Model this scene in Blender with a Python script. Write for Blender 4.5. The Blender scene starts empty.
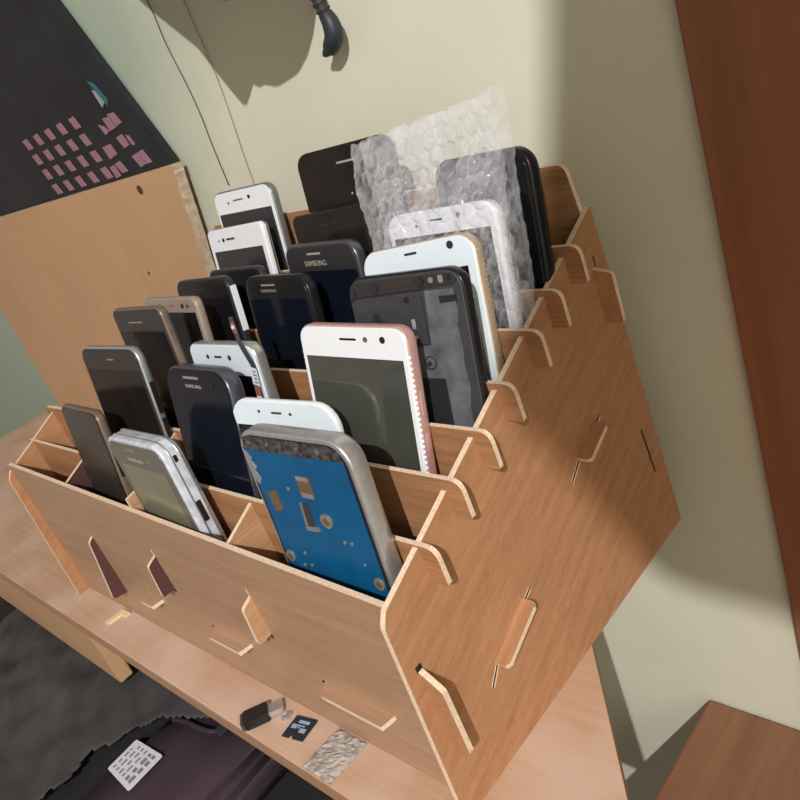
import bpy, bmesh, math, random
from mathutils import Vector, Matrix, noise
random.seed(7)
C = bpy.context.scene.collection
sc = bpy.context.scene
MM = 0.001

# ------------------------------------------------------------------ materials
def new_mat(name):
    m = bpy.data.materials.new(name); m.use_nodes = True
    nt = m.node_tree; b = nt.nodes['Principled BSDF']
    return m, nt, b

def plain(name, col, rough=0.5, metal=0.0, spec=0.5, coat=0.0, var=0.06, scale=300, bump=0.0):
    """procedural: base colour lightly varied by noise"""
    m, nt, b = new_mat(name)
    tc = nt.nodes.new('ShaderNodeTexCoord'); no = nt.nodes.new('ShaderNodeTexNoise')
    no.inputs['Scale'].default_value = scale; no.inputs['Detail'].default_value = 3
    nt.links.new(tc.outputs['Object'], no.inputs['Vector'])
    r = nt.nodes.new('ShaderNodeValToRGB')
    r.color_ramp.elements[0].position = 0.3; r.color_ramp.elements[1].position = 0.7
    r.color_ramp.elements[0].color = (*[c * (1 - var) for c in col], 1)
    r.color_ramp.elements[1].color = (*[min(1, c * (1 + var)) for c in col], 1)
    nt.links.new(no.outputs['Fac'], r.inputs['Fac']); nt.links.new(r.outputs['Color'], b.inputs['Base Color'])
    b.inputs['Roughness'].default_value = rough; b.inputs['Metallic'].default_value = metal
    b.inputs['Specular IOR Level'].default_value = spec; b.inputs['Coat Weight'].default_value = coat
    if bump:
        bp = nt.nodes.new('ShaderNodeBump'); bp.inputs['Strength'].default_value = bump; bp.inputs['Distance'].default_value = 0.0005
        nt.links.new(no.outputs['Fac'], bp.inputs['Height']); nt.links.new(bp.outputs['Normal'], b.inputs['Normal'])
    return m

def wood(name, dark, light, axis='X', rough=0.55, fine=650, coarse=10, bump=0.25, streak=0.45, rot=0.0, pale=None, stretch=0.05):
    m, nt, b = new_mat(name)
    N = nt.nodes.new; Lk = nt.links.new
    tc = N('ShaderNodeTexCoord'); mp = N('ShaderNodeMapping')
    mp.inputs['Rotation'].default_value = (rot, 0, 0) if axis == 'Y' else (0, rot, 0)
    s = {'X': (stretch, 1, 1), 'Y': (1, stretch, 1), 'Z': (1, 1, stretch)}[axis]
    mp2 = N('ShaderNodeMapping'); mp2.inputs['Scale'].default_value = s
    Lk(tc.outputs['Object'], mp.inputs['Vector']); Lk(mp.outputs['Vector'], mp2.inputs['Vector'])
    n1 = N('ShaderNodeTexNoise'); n1.inputs['Scale'].default_value = fine; n1.inputs['Detail'].default_value = 4; n1.inputs['Roughness'].default_value = 0.65
    n2 = N('ShaderNodeTexNoise'); n2.inputs['Scale'].default_value = fine * 0.18; n2.inputs['Detail'].default_value = 3; n2.inputs['Distortion'].default_value = 0.4
    n3 = N('ShaderNodeTexNoise'); n3.inputs['Scale'].default_value = coarse; n3.inputs['Detail'].default_value = 4
    Lk(mp2.outputs['Vector'], n1.inputs['Vector']); Lk(mp2.outputs['Vector'], n2.inputs['Vector']); Lk(tc.outputs['Object'], n3.inputs['Vector'])
    mx = N('ShaderNodeMix'); mx.data_type = 'FLOAT'; mx.inputs[0].default_value = 0.5
    Lk(n1.outputs['Fac'], mx.inputs[2]); Lk(n2.outputs['Fac'], mx.inputs[3])
    r = N('ShaderNodeValToRGB'); e = r.color_ramp.elements
    e[0].position = 0.5 - streak * 0.42; e[1].position = 0.5 + streak * 0.42
    e[0].color = (*dark, 1); e[1].color = (*light, 1)
    Lk(mx.outputs[0], r.inputs['Fac'])
    col = r.outputs['Color']
    if pale:
        r3 = N('ShaderNodeValToRGB'); r3.color_ramp.elements[0].position = 0.42; r3.color_ramp.elements[1].position = 0.66
        Lk(n3.outputs['Fac'], r3.inputs['Fac'])
        m3 = N('ShaderNodeMix'); m3.data_type = 'RGBA'; Lk(r3.outputs['Color'], m3.inputs[0])
        Lk(col, m3.inputs[6]); m3.inputs[7].default_value = (*pale, 1); col = m3.outputs[2]
    Lk(col, b.inputs['Base Color'])
    b.inputs['Roughness'].default_value = rough; b.inputs['Specular IOR Level'].default_value = 0.35
    bp = N('ShaderNodeBump'); bp.inputs['Strength'].default_value = bump; bp.inputs['Distance'].default_value = 0.0004
    Lk(mx.outputs[0], bp.inputs['Height']); Lk(bp.outputs['Normal'], b.inputs['Normal'])
    return m

M = {}
M['ply_side'] = wood('plywood_side', (0.31, 0.142, 0.066), (0.50, 0.262, 0.138), 'Y', rot=-0.42, streak=.5, fine=1100, stretch=.13, bump=.5)
M['ply_front'] = wood('plywood_front', (0.31, 0.18, 0.11), (0.47, 0.295, 0.185), 'X', rough=0.4, fine=420, streak=0.55)
M['ply_in'] = wood('plywood_divider', (0.25, 0.112, 0.048), (0.46, 0.24, 0.12), 'X')
M['ply_cross'] = wood('plywood_cross', (0.36, 0.19, 0.09), (0.58, 0.35, 0.2), 'Y')
M['ply_edge'] = plain('sawn_plywood_edge', (0.72, 0.55, 0.40), 0.8, var=0.18, scale=900)
M['laminate'] = plain('dark_purple_laminate', (0.085, 0.035, 0.035), 0.5, var=0.15, scale=500)
M['shelf'] = wood('shelf_plank', (0.40, 0.235, 0.15), (0.58, 0.385, 0.265), 'X', fine=260, coarse=14, streak=0.7, pale=(0.58, 0.42, 0.33))
M['plank'] = wood('upright_plank', (0.42, 0.25, 0.135), (0.57, 0.36, 0.21), 'Z', fine=140, coarse=9, streak=0.9, pale=(0.52, 0.31, 0.17))
M['plank_edge'] = plain('chipped_plank_edge', (0.50, 0.40, 0.29), 0.9, var=0.2, scale=220, bump=1.0)
M['brown_board'] = wood('dark_brown_board', (0.16, 0.07, 0.035), (0.27, 0.13, 0.07), 'Y', fine=120)
M['trim'] = wood('reddish_trim', (0.20, 0.07, 0.035), (0.30, 0.12, 0.06), 'Z', fine=120)
M['white'] = plain('white_phone_plastic', (0.74, 0.76, 0.80), 0.25, var=0.02)
M['white2'] = plain('bluish_white_plastic', (0.66, 0.74, 0.80), 0.3, var=0.02)
M['glass_black'] = plain('black_glass', (0.006, 0.007, 0.010), 0.1, spec=0.28, var=0.1)
M['glass_blue'] = plain('navy_black_glass', (0.005, 0.007, 0.014), 0.1, spec=0.25, var=0.15)
M['glass_brown'] = plain('brown_black_glass', (0.016, 0.012, 0.010), 0.15, spec=0.28, var=0.25, scale=60)
M['bezel_black'] = plain('black_bezel', (0.012, 0.012, 0.014), 0.25, spec=.3, var=0.1)
M['bezel_grey'] = plain('charcoal_bezel', (0.028, 0.027, 0.029), 0.3, spec=.3, var=0.1)
M['bezel_brown'] = plain('brown_grey_bezel', (0.036, 0.030, 0.026), 0.3, spec=.3, var=0.1)
M['lcd_olive'] = plain('unlit_olive_lcd', (0.175, 0.17, 0.115), 0.2, var=0.05, scale=60)
M['bezel_olive'] = plain('olive_grey_bezel', (0.12, 0.112, 0.09), 0.25, var=0.05)
M['lcd_dark'] = plain('unlit_dark_lcd', (0.05, 0.052, 0.042), 0.07, spec=0.8, var=0.1, scale=40)
M['lcd_grey'] = plain('unlit_grey_lcd', (0.03, 0.027, 0.03), 0.2, var=0.1)
M['silver'] = plain('silver_metal', (0.55, 0.55, 0.58), 0.32, 0.75, var=0.08)
M['silver_case'] = plain('clear_silver_case', (0.60, 0.64, 0.74), 0.18, 0.1, coat=0.5, var=0.25, scale=150)
M['grey_metal'] = plain('grey_metal', (0.24, 0.24, 0.26), 0.4, 0.6)
M['gunmetal'] = plain('blue_grey_metal', (0.13, 0.135, 0.17), 0.3, 0.7)
M['pink'] = plain('rose_gold', (0.62, 0.38, 0.35), 0.35, 0.35)
M['gold'] = plain('gold_metal', (0.50, 0.38, 0.27), 0.35, 0.4)
M['bronze'] = plain('bronze_metal', (0.20, 0.15, 0.12), 0.35, 0.4)
M['gold_face'] = plain('champagne_face', (0.33, 0.27, 0.23), 0.35, 0.2)
M['blackp'] = plain('black_plastic', (0.012, 0.012, 0.013), 0.4)
M['rubber'] = plain('black_rubber', (0.022, 0.024, 0.03), 0.55)
M['dark'] = plain('dark_hole', (0.006, 0.006, 0.006), 0.8)
M['logo'] = plain('grey_logo_print', (0.34, 0.31, 0.27), 0.5)
M['speaker_tan'] = plain('speaker_mesh', (0.26, 0.22, 0.18), 0.5)
M['blue'] = plain('blue_plate', (0.003, 0.080, 0.20), 0.42, spec=0.3, var=0.12, scale=60)
M['scratched'] = plain('scratched_black_band', (0.05, 0.047, 0.048), 0.4, var=0.9, scale=380)
M['chip'] = plain('bronze_chip', (0.20, 0.13, 0.07), 0.4, 0.4)
M['connector'] = plain('metal_connector', (0.36, 0.31, 0.25), 0.35, 0.5)
M['chassis'] = plain('charcoal_chassis', (0.035, 0.036, 0.042), 0.5, var=0.15)
M['chassis_lt'] = plain('grey_chassis_plate', (0.115, 0.12, 0.135), 0.45, 0.2, var=0.35, scale=120)
M['chassis_blk'] = plain('black_chassis_recess', (0.015, 0.015, 0.019), 0.5)
M['cable'] = plain('black_cable', (0.02, 0.025, 0.032), 0.5)
M['wire'] = plain('thin_dark_wire', (0.10, 0.085, 0.07), 0.7)
M['wire_pale'] = plain('thin_beige_wire', (0.36, 0.31, 0.23), 0.7)
M['purple'] = plain('purple_fabric', (0.047, 0.025, 0.042), 0.85, var=0.2, scale=900, bump=0.4)
M['cloth'] = plain('grey_cloth', (0.050, 0.048, 0.050), 0.9, var=0.25, scale=40)
M['strap'] = plain('dark_strap', (0.03, 0.02, 0.035), 0.7)
M['paper'] = plain('white_paper', (0.66, 0.67, 0.72), 0.7, var=0.03)
M['ink'] = plain('printed_ink', (0.20, 0.20, 0.24), 0.7)
M['board'] = plain('black_board', (0.009, 0.010, 0.014), 0.6, var=0.4, scale=20)
M['keypink'] = plain('pink_block', (0.30, 0.155, 0.20), 0.6, var=0.12)
M['keyteal'] = plain('teal_block', (0.02, 0.13, 0.16), 0.6)
M['keygrey'] = plain('grey_block', (0.30, 0.31, 0.30), 0.6)
M['foam'] = plain('rough_grey_foam', (0.34, 0.30, 0.27), 0.95, var=0.4, scale=260, bump=1.2)
M['yellowish'] = plain('pale_yellow_chip', (0.72, 0.58, 0.36), 0.7)
M['sd'] = plain('navy_black_card', (0.012, 0.018, 0.03), 0.45)
M['sdink'] = plain('pale_blue_print', (0.26, 0.36, 0.48), 0.6)
M['red'] = plain('brown_red_tape', (0.30, 0.10, 0.08), 0.5)
M['lower'] = plain('dark_lower_shelf', (0.014, 0.012, 0.014), 0.8)
M['bag'] = plain('brown_grey_bag', (0.05, 0.045, 0.04), 0.8)

def wall_mat():
    m, nt, b = new_mat('cream_painted_plaster'); N = nt.nodes.new; Lk = nt.links.new
    tc = N('ShaderNodeTexCoord')
    n1 = N('ShaderNodeTexNoise'); n1.inputs['Scale'].default_value = 6; n1.inputs['Detail'].default_value = 6; n1.inputs['Roughness'].default_value = 0.6
    Lk(tc.outputs['Object'], n1.inputs['Vector'])
    r = N('ShaderNodeValToRGB'); e = r.color_ramp.elements
    e[0].position = 0.3; e[0].color = (0.60, 0.588, 0.462, 1); e[1].position = 0.7; e[1].color = (0.66, 0.652, 0.53, 1)
    Lk(n1.outputs['Fac'], r.inputs['Fac'])
    # greenish stain plus dimmer light painted in, towards the wall's upper left corner
    sp = N('ShaderNodeSeparateXYZ'); Lk(tc.outputs['Object'], sp.inputs[0])
    add = N('ShaderNodeMath'); add.operation = 'MULTIPLY_ADD'; Lk(n1.outputs['Fac'], add.inputs[0]); add.inputs[1].default_value = 0.16
    tl = N('ShaderNodeMath'); tl.operation = 'MULTIPLY_ADD'; Lk(sp.outputs['Z'], tl.inputs[0]); tl.inputs[1].default_value = -0.7
    t2 = N('ShaderNodeMath'); t2.operation = 'ADD'; Lk(sp.outputs['X'], t2.inputs[0]); t2.inputs[1].default_value = 0.273; Lk(t2.outputs[0], tl.inputs[2])
    Lk(tl.outputs[0], add.inputs[2])
    mr = N('ShaderNodeMapRange'); Lk(add.outputs[0], mr.inputs['Value'])
    mr.inputs['From Min'].default_value = -0.33; mr.inputs['From Max'].default_value = -0.17
    mr.inputs['To Min'].default_value = 1; mr.inputs['To Max'].default_value = 0
    mx = N('ShaderNodeMix'); mx.data_type = 'RGBA'; Lk(mr.outputs[0], mx.inputs[0]); Lk(r.outputs['Color'], mx.inputs[6])
    mx.inputs[7].default_value = (0.36, 0.42, 0.335, 1)
    Lk(mx.outputs[2], b.inputs['Base Color']); b.inputs['Roughness'].default_value = 0.7; b.inputs['Specular IOR Level'].default_value = 0.2
    n2 = N('ShaderNodeTexNoise'); n2.inputs['Scale'].default_value = 120; n2.inputs['Detail'].default_value = 4; Lk(tc.outputs['Object'], n2.inputs['Vector'])
    bp = N('ShaderNodeBump'); bp.inputs['Strength'].default_value = 0.25; bp.inputs['Distance'].default_value = 0.001
    Lk(n2.outputs['Fac'], bp.inputs['Height']); Lk(bp.outputs['Normal'], b.inputs['Normal'])
    return m
M['wall'] = wall_mat()

def bubble_mat():
    m, nt, b = new_mat('clear_bubble_film'); N = nt.nodes.new; Lk = nt.links.new
    out = nt.nodes['Material Output']
    b.inputs['Base Color'].default_value = (0.90, 0.91, 0.95, 1); b.inputs['Roughness'].default_value = 0.16
    b.inputs['Specular IOR Level'].default_value = 1.0; b.inputs['Coat Weight'].default_value = 0.6; b.inputs['Coat Roughness'].default_value = 0.1
    tr = N('ShaderNodeBsdfTransparent'); tr.inputs['Color'].default_value = (0.96, 0.96, 0.98, 1)
    tc = N('ShaderNodeTexCoord'); no = N('ShaderNodeTexNoise'); no.inputs['Scale'].default_value = 90; no.inputs['Detail'].default_value = 5
    Lk(tc.outputs['Object'], no.inputs['Vector'])
    lw = N('ShaderNodeLayerWeight'); lw.inputs['Blend'].default_value = 0.45
    mr = N('ShaderNodeMapRange'); Lk(no.outputs['Fac'], mr.inputs['Value']); mr.inputs['From Min'].default_value = 0.3; mr.inputs['From Max'].default_value = 0.75
    mr.inputs['To Min'].default_value = 0.0; mr.inputs['To Max'].default_value = 0.20
    ad = N('ShaderNodeMath'); ad.operation = 'MULTIPLY_ADD'; Lk(lw.outputs['Facing'], ad.inputs[0]); ad.inputs[1].default_value = 0.62
    Lk(mr.outputs[0], ad.inputs[2]); ad.use_clamp = True
    mx = N('ShaderNodeMixShader'); Lk(ad.outputs[0], mx.inputs[0]); Lk(tr.outputs[0], mx.inputs[1]); Lk(b.outputs[0], mx.inputs[2])
    bp = N('ShaderNodeBump'); bp.inputs['Strength'].default_value = 0.5; bp.inputs['Distance'].default_value = 0.001
    Lk(no.outputs['Fac'], bp.inputs['Height']); Lk(bp.outputs['Normal'], b.inputs['Normal'])
    Lk(mx.outputs[0], out.inputs['Surface'])
    return m
M['bubble'] = bubble_mat()

# ------------------------------------------------------------------ helpers
def tag(o, label=None, cat=None, group=None, kind=None):
    if label: o['label'] = label
    if cat: o['category'] = cat
    if group: o['group'] = group
    if kind: o['kind'] = kind
    return o

def empty(name, loc=(0, 0, 0), rot=None):
    o = bpy.data.objects.new(name, None); o.empty_display_size = 0.01; C.objects.link(o)
    m = (rot.to_4x4() if rot else Matrix.Identity(4)); m.translation = Vector(loc)
    o.matrix_world = m
    return o

def link(name, bm, mats, parent=None, world=True):
    """one mesh object. world=True: vertices are in world coordinates, moved into the parent's frame"""
    me = bpy.data.meshes.new(name)
    bmesh.ops.recalc_face_normals(bm, faces=bm.faces[:])
    o = bpy.data.objects.new(name, me); C.objects.link(o)
    if parent:
        if world:
            base = parent
            off = Vector((0, 0, 0))
            while base is not None:
                off += base.location; base = base.parent
            bmesh.ops.translate(bm, verts=bm.verts[:], vec=-off)
        o.parent = parent
    bm.to_mesh(me); bm.free()
    for mt in (mats if isinstance(mats, (list, tuple)) else [mats]): me.materials.append(mt)
    return o

def to_origin(o, p):
    """put a top-level mesh's origin at p (vertices stay where they are)"""
    for v in o.data.vertices: v.co -= Vector(p)
    o.location = Vector(p); return o

def box(bm, x0, x1, y0, y1, z0, z1, mi=0, bevel=0.0):
    vs = [bm.verts.new(p) for p in ((x0, y0, z0), (x1, y0, z0), (x1, y1, z0), (x0, y1, z0), (x0, y0, z1), (x1, y0, z1), (x1, y1, z1), (x0, y1, z1))]
    fs = [bm.faces.new([vs[i] for i in q]) for q in ((3, 2, 1, 0), (4, 5, 6, 7), (0, 1, 5, 4), (1, 2, 6, 5), (2, 3, 7, 6), (3, 0, 4, 7))]
    for f in fs: f.material_index = mi
    if bevel:
        bmesh.ops.bevel(bm, geom=list({e for f in fs for e in f.edges}), offset=bevel, segments=2, affect='EDGES')
    return fs

def round_poly(pts, radii, n=5):
    """round the corners of a 2-D polygon; radii per corner"""
    out = []
    k = len(pts)
    for i, (p, r) in enumerate(zip(pts, radii)):
        p = Vector(p)
        if r <= 0: out.append(p); continue
        a = (Vector(pts[i - 1]) - p); b = (Vector(pts[(i + 1) % k]) - p)
        ang = a.angle(b); d = min(r / math.tan(ang / 2), a.length * 0.49, b.length * 0.49)
        p0 = p + a.normalized() * d; p1 = p + b.normalized() * d
        for j in range(n + 1):
            t = j / n
            out.append((1 - t) ** 2 * p0 + 2 * t * (1 - t) * p + t * t * p1)
    return out

def prism(bm, pts, mp, d0, d1, face=0, edge=0, back=None):
    """extrude polygon; mp(u,v,d)->xyz ; face material on caps, edge material around"""
    a = [bm.verts.new(mp(p[0], p[1], d0)) for p in pts]; b = [bm.verts.new(mp(p[0], p[1], d1)) for p in pts]
    f = bm.faces.new(a); f.material_index = face
    f = bm.faces.new(b[::-1]); f.material_index = face if back is None else back
    n = len(pts)
    for i in range(n):
        f = bm.faces.new((a[i], a[(i + 1) % n], b[(i + 1) % n], b[i])); f.material_index = edge

XZ = lambda u, v, d: (u, d, v)     # plate across the width, depth = y
YZ = lambda u, v, d: (d, u, v)     # plate along the depth
XY = lambda u, v, d: (u, v, d)

def tube(bm, path, rad, seg=8, closed_ends=True):
    path = [Vector(p) for p in path]
    rads = rad if isinstance(rad, (list, tuple)) else [rad] * len(path)
    rings = []
    prev = None
    for i, p in enumerate(path):
        t = (path[min(i + 1, len(path) - 1)] - path[max(i - 1, 0)]).normalized()
        if prev is None:
            u = t.orthogonal().normalized()
        else:
            u = (prev - t * prev.dot(t)).normalized()
        prev = u; w = t.cross(u)
        rings.append([bm.verts.new(p + (u * math.cos(2 * math.pi * k / seg) + w * math.sin(2 * math.pi * k / seg)) * rads[i]) for k in range(seg)])
    for a, b in zip(rings, rings[1:]):
        for k in range(seg):
            f = bm.faces.new((a[k], a[(k + 1) % seg], b[(k + 1) % seg], b[k])); f.smooth = True
    if closed_ends:
        bm.faces.new(rings[0]); bm.faces.new(rings[-1][::-1])

def smooth_path(pts, n=6):
    P = [Vector(p) for p in pts]; out = []
    for i in range(len(P) - 1):
        p0 = P[max(i - 1, 0)]; p1 = P[i]; p2 = P[i + 1]; p3 = P[min(i + 2, len(P) - 1)]
        for j in range(n):
            t = j / n
            out.append(0.5 * ((2 * p1) + (p2 - p0) * t + (2 * p0 - 5 * p1 + 4 * p2 - p3) * t * t + (3 * p1 - p0 - 3 * p2 + p3) * t ** 3))
    out.append(P[-1]); return out

# ------------------------------------------------------------------ camera (measured from the photograph)
CAM_POS = Vector((0.22353, -0.12243, 0.31814))
CAM_ROT = Matrix([[0.695732, -0.063003, 0.715533], [0.631478, 0.528397, -0.567478], [-0.342333, 0.846656, 0.407408]])
cd = bpy.data.cameras.new('camera'); cam = bpy.data.objects.new('camera', cd); C.objects.link(cam)
mw = CAM_ROT.to_4x4(); mw.translation = CAM_POS; cam.matrix_world = mw
cd.sensor_width = 36; cd.lens = 36 * 795 / 800; cd.clip_start = 0.005
sc.camera = cam

# ------------------------------------------------------------------ setting
WY = 0.25
bm = bmesh.new(); box(bm, -2.2, 1.6, WY, WY + 0.1, -0.8, 1.9); tag(link('wall_back', bm, M['wall']), kind='structure')
bm = bmesh.new(); box(bm, 1.6, 1.7, -2.6, WY + 0.1, -0.8, 1.9); tag(link('wall_right', bm, M['wall']), kind='structure')
bm = bmesh.new(); box(bm, -2.2, 1.7, -2.6, WY + 0.1, -0.9, -0.8); tag(link('floor', bm, M['bag']), kind='structure')
bm = bmesh.new(); box(bm, 0.0465, 0.15, WY - 0.006, WY, -0.8, 1.9, bevel=0.001); tag(link('trim_1', bm, M['trim']), kind='structure')

# main shelf: a plank whose right end is cut off at an angle
def shelf():
    bm = bmesh.new()
    pts = [(-1.0, -0.0195), (0.1085, -0.0195), (-0.111, WY - 0.001), (-1.0, WY - 0.001)]
    prism(bm, round_poly(pts, [0, 0, 0, 0]), XY, -0.015, 0.0, 0, 1)
    bmesh.ops.bevel(bm, geom=[e for e in bm.edges if all(abs(v.co.y + 0.0195) < 1e-4 for v in e.verts) and abs(e.verts[0].co.z - e.verts[1].co.z) < 1e-4], offset=0.0015, segments=2, affect='EDGES')
    o = link('shelf', bm, [M['shelf'], M['shelf_edge']])
    to_origin(o, (-0.45, 0.1, -0.015))
    tag(o, 'pinkish wooden shelf plank that the plywood phone holder stands on', 'shelf')
M['shelf_edge'] = wood('shelf_plank_edge', (0.30, 0.17, 0.10), (0.42, 0.26, 0.16), 'X', fine=300)
shelf()
# lower levels
bm = bmesh.new(); box(bm, -1.0, -0.16, -0.25, WY - 0.001, -0.215, -0.20)
tag(to_origin(link('lower_shelf', bm, M['lower']), (-0.58, 0, -0.2)), 'dark board below the wooden shelf carrying the purple bag', 'shelf')
bm = bmesh.new(); box(bm, -0.031, 0.5, -0.3, WY - 0.001, -0.22, -0.20, bevel=0.002)
tag(to_origin(link('brown_board', bm, M['brown_board']), (0.2, 0, -0.21)), 'dark brown board low at the wall in the bottom right corner', 'board')
bm = bmesh.new(); box(bm, -0.95, -0.490, -0.002, 0.012, -0.131, -0.0155, bevel=0.001)
tag(to_origin(link('support_board', bm, M['plank']), (-0.7, 0.005, -0.131)), 'brown wooden board fixed under the shelf at the far left', 'board')

# upright plank against the wall at the left
def upright():
    bm = bmesh.new()
    pts = [(-1.0, 0.0005), (-0.436, 0.0005), (-0.425, 0.13), (-0.4175, 0.167), (-0.402, 0.222), (-0.392, 0.262), (-0.3875, 0.2795), (-1.0, 0.279)]
    # chipped outline on the right side
    out = []
    for i, p in enumerate(pts):
        out.append(Vector(p))
        if 1 <= i <= 5:
            q = Vector(pts[i + 1])
            for k in range(1, 7):
                t = k / 7; r = Vector(p).lerp(q, t); r.x += random.uniform(-0.0005, 0.0005); out.append(r)
    prism(bm, out, XZ, 0.232, 0.2425, 0, 1)
    o = link('wooden_plank', bm, [M['plank'], M['plank_edge']]); to_origin(o, (-0.7, 0.24, 0.0005))
    tag(o, 'light brown upright wooden plank with chipped edge leaning flat on the wall', 'plank')
    for (x, z, r) in KNOTS:
        bm = bmesh.new()
        bmesh.ops.create_cone(bm, cap_ends=True, segments=16, radius1=r, radius2=r, depth=0.0006, matrix=Matrix.Translation((x, 0.2319, z)) @ Matrix.Rotation(math.pi / 2, 4, 'X'))
        link('knot', bm, M['knot'], o)
KNOTS = ((-0.4560, 0.2673, 0.0042), (-0.5170, 0.1896, 0.0018))
M['knot'] = plain('dark_knot', (0.06, 0.03, 0.018), 0.7)
upright()

# black board with pink blocks on the plank's top edge
def blocks_board():
    root = empty('display_board', (-0.6, 0.24, 0.2797)); tag(root, 'black board with rows of pink blocks standing on the upright plank', 'board')
    bm = bmesh.new()
    prism(bm, [(-1.0, 0.2799), (-0.3965, 0.2799), (-0.4363, 0.3697), (-0.50, 0.514), (-1.0, 0.514)], XZ, 0.2405, 0.2465)
    link('panel', bm, M['board'], root)
    blk = [[(-.4636, .3343), (-.4522, .3335), (-.4466, .3237), (-.4571, .3222)], [(-.4748, .3325), (-.465, .3321), (-.4598, .3217), (-.471, .3208)],
           [(-.4872, .3292), (-.4795, .3265), (-.4737, .3208), (-.4825, .3191)], [(-.4672, .314), (-.4561, .3151), (-.4518, .3048), (-.462, .3035)],
           [(-.4505, .3131), (-.446, .3123), (-.4422, .3037), (-.4463, .3039)], [(-.4564, .2956), (-.4469, .2966), (-.4399, .2858), (-.4498, .2845)],
           [(-.4446, .2969), (-.435, .2978), (-.4287, .2858), (-.4373, .2857)], [(-.4995, .3106), (-.4835, .3111), (-.4804, .301), (-.4959, .2988)],
           [(-.5041, .2928), (-.4951, .2933), (-.4925, .2825), (-.5016, .2818)], [(-.4924, .2939), (-.482, .2951), (-.4758, .2847), (-.4863, .2844)]]
    for k in range(5):      # further columns of blocks running on to the left
        for r in range(4):
            x = -.513 - k * .030 - r * .004; z = .2835 + r * .0165
            blk.append([(x - .011, z + .0105), (x, z + .011), (x + .005, z), (x - .006, z)])
    for q in blk:
        bm = bmesh.new(); prism(bm, q, XZ, 0.2395, 0.2406); link('block', bm, M['keypink'], root)
    bm = bmesh.new(); prism(bm, [(-.4690, .3640), (-.4610, .3600), (-.4510, .3440), (-.4550, .3395)], XZ, 0.2395, 0.2406); link('teal_block', bm, M['keyteal'], root)
    bm = bmesh.new(); prism(bm, [(-.4690, .3560), (-.4640, .3540), (-.4585, .3430), (-.4650, .3400)], XZ, 0.2395, 0.2406); link('grey_block', bm, M['keygrey'], root)
blocks_board()

# wires on the wall
def wire(pts, r, mat, label):
    bm = bmesh.new(); tube(bm, smooth_path(pts), r, 6)
    o = link('wire', bm, mat); to_origin(o, pts[-1]); tag(o, label, 'wire')
wire([(-0.36, 0.2488, 0.68), (-0.358, 0.2488, 0.52), (-0.352, 0.2488, 0.43), (-0.345, 0.2488, 0.392), (-0.346, 0.2488, 0.362), (-0.343, 0.2488, 0.331), (-0.3425, 0.2488, 0.307), (-0.345, 0.2488, 0.284), (-0.347, 0.2488, 0.25)], 0.00042, M['wire'], 'thin dark wavy wire running down the wall, the left one')
wire([(-0.31, 0.2488, 0.68), (-0.306, 0.2488, 0.5), (-0.303, 0.2488, 0.40), (-0.302, 0.2488, 0.345), (-0.303, 0.2488, 0.32), (-0.307, 0.2488, 0.29), (-0.311, 0.2488, 0.266), (-0.315, 0.2488, 0.23)], 0.0004, M['wire_pale'], 'thin pale beige wire running down the wall, the right one')

# cable end hanging on the wall
def cable_end():
    root = empty('cable_plug', (-0.166, 0.238, 0.345)); tag(root, 'black cable with ribbed strain relief hanging in front of the wall', 'cable')
    def W(x, z): return (x, 0.238, z)
    path = smooth_path([W(-0.178, 0.68), W(-0.172, 0.45), W(-0.1655, 0.375), W(-0.1625, 0.352)], 6)
    bm = bmesh.new(); tube(bm, path, 0.0030, 10); link('cord', bm, M['cable'], root)
    pr = smooth_path([W(-0.1625, 0.352), W(-0.1605, 0.342), W(-0.1590, 0.335)], 8)
    bm = bmesh.new(); tube(bm, pr, [0.0040 + (0.0006 if k % 4 < 2 else -0.0004) for k in range(len(pr))], 12); link('strain_relief', bm, M['rubber'], root)
    pb = smooth_path([W(-0.1592, 0.3355), W(-0.1572, 0.329), W(-0.1585, 0.322), W(-0.1640, 0.3175), W(-0.1668, 0.3158)], 6)
    n = len(pb); bm = bmesh.new(); tube(bm, pb, [0.0040 + 0.0018 * math.sin(math.pi * (i / (n - 1)) ** 0.9) for i in range(n)], 14); link('plug_body', bm, M['cable'], root)
    bm = bmesh.new(); tube(bm, [W(-0.1665, 0.3162), W(-0.1705, 0.3150)], [0.0032, 0.0026], 10); tube(bm, [W(-0.1705, 0.3150), W(-0.1725, 0.3145)], 0.0015, 8); link('plug_tip', bm, M['blackp'], root)
cable_end()
bm = bmesh.new(); tube(bm, smooth_path([(-0.258, 0.236, 0.68), (-0.246, 0.236, 0.45), (-0.240, 0.236, 0.385), (-0.2372, 0.236, 0.3715), (-0.2365, 0.236, 0.3655)], 5), [0.003] * 16 + [0.0048, 0.0052, 0.0048, 0.003, 0.001], 10)
tag(to_origin(link('cable', bm, M['blackp']), (-0.24, 0.236, 0.38)), 'black cable tip just peeking in at the top edge above the phones', 'cable')

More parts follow.
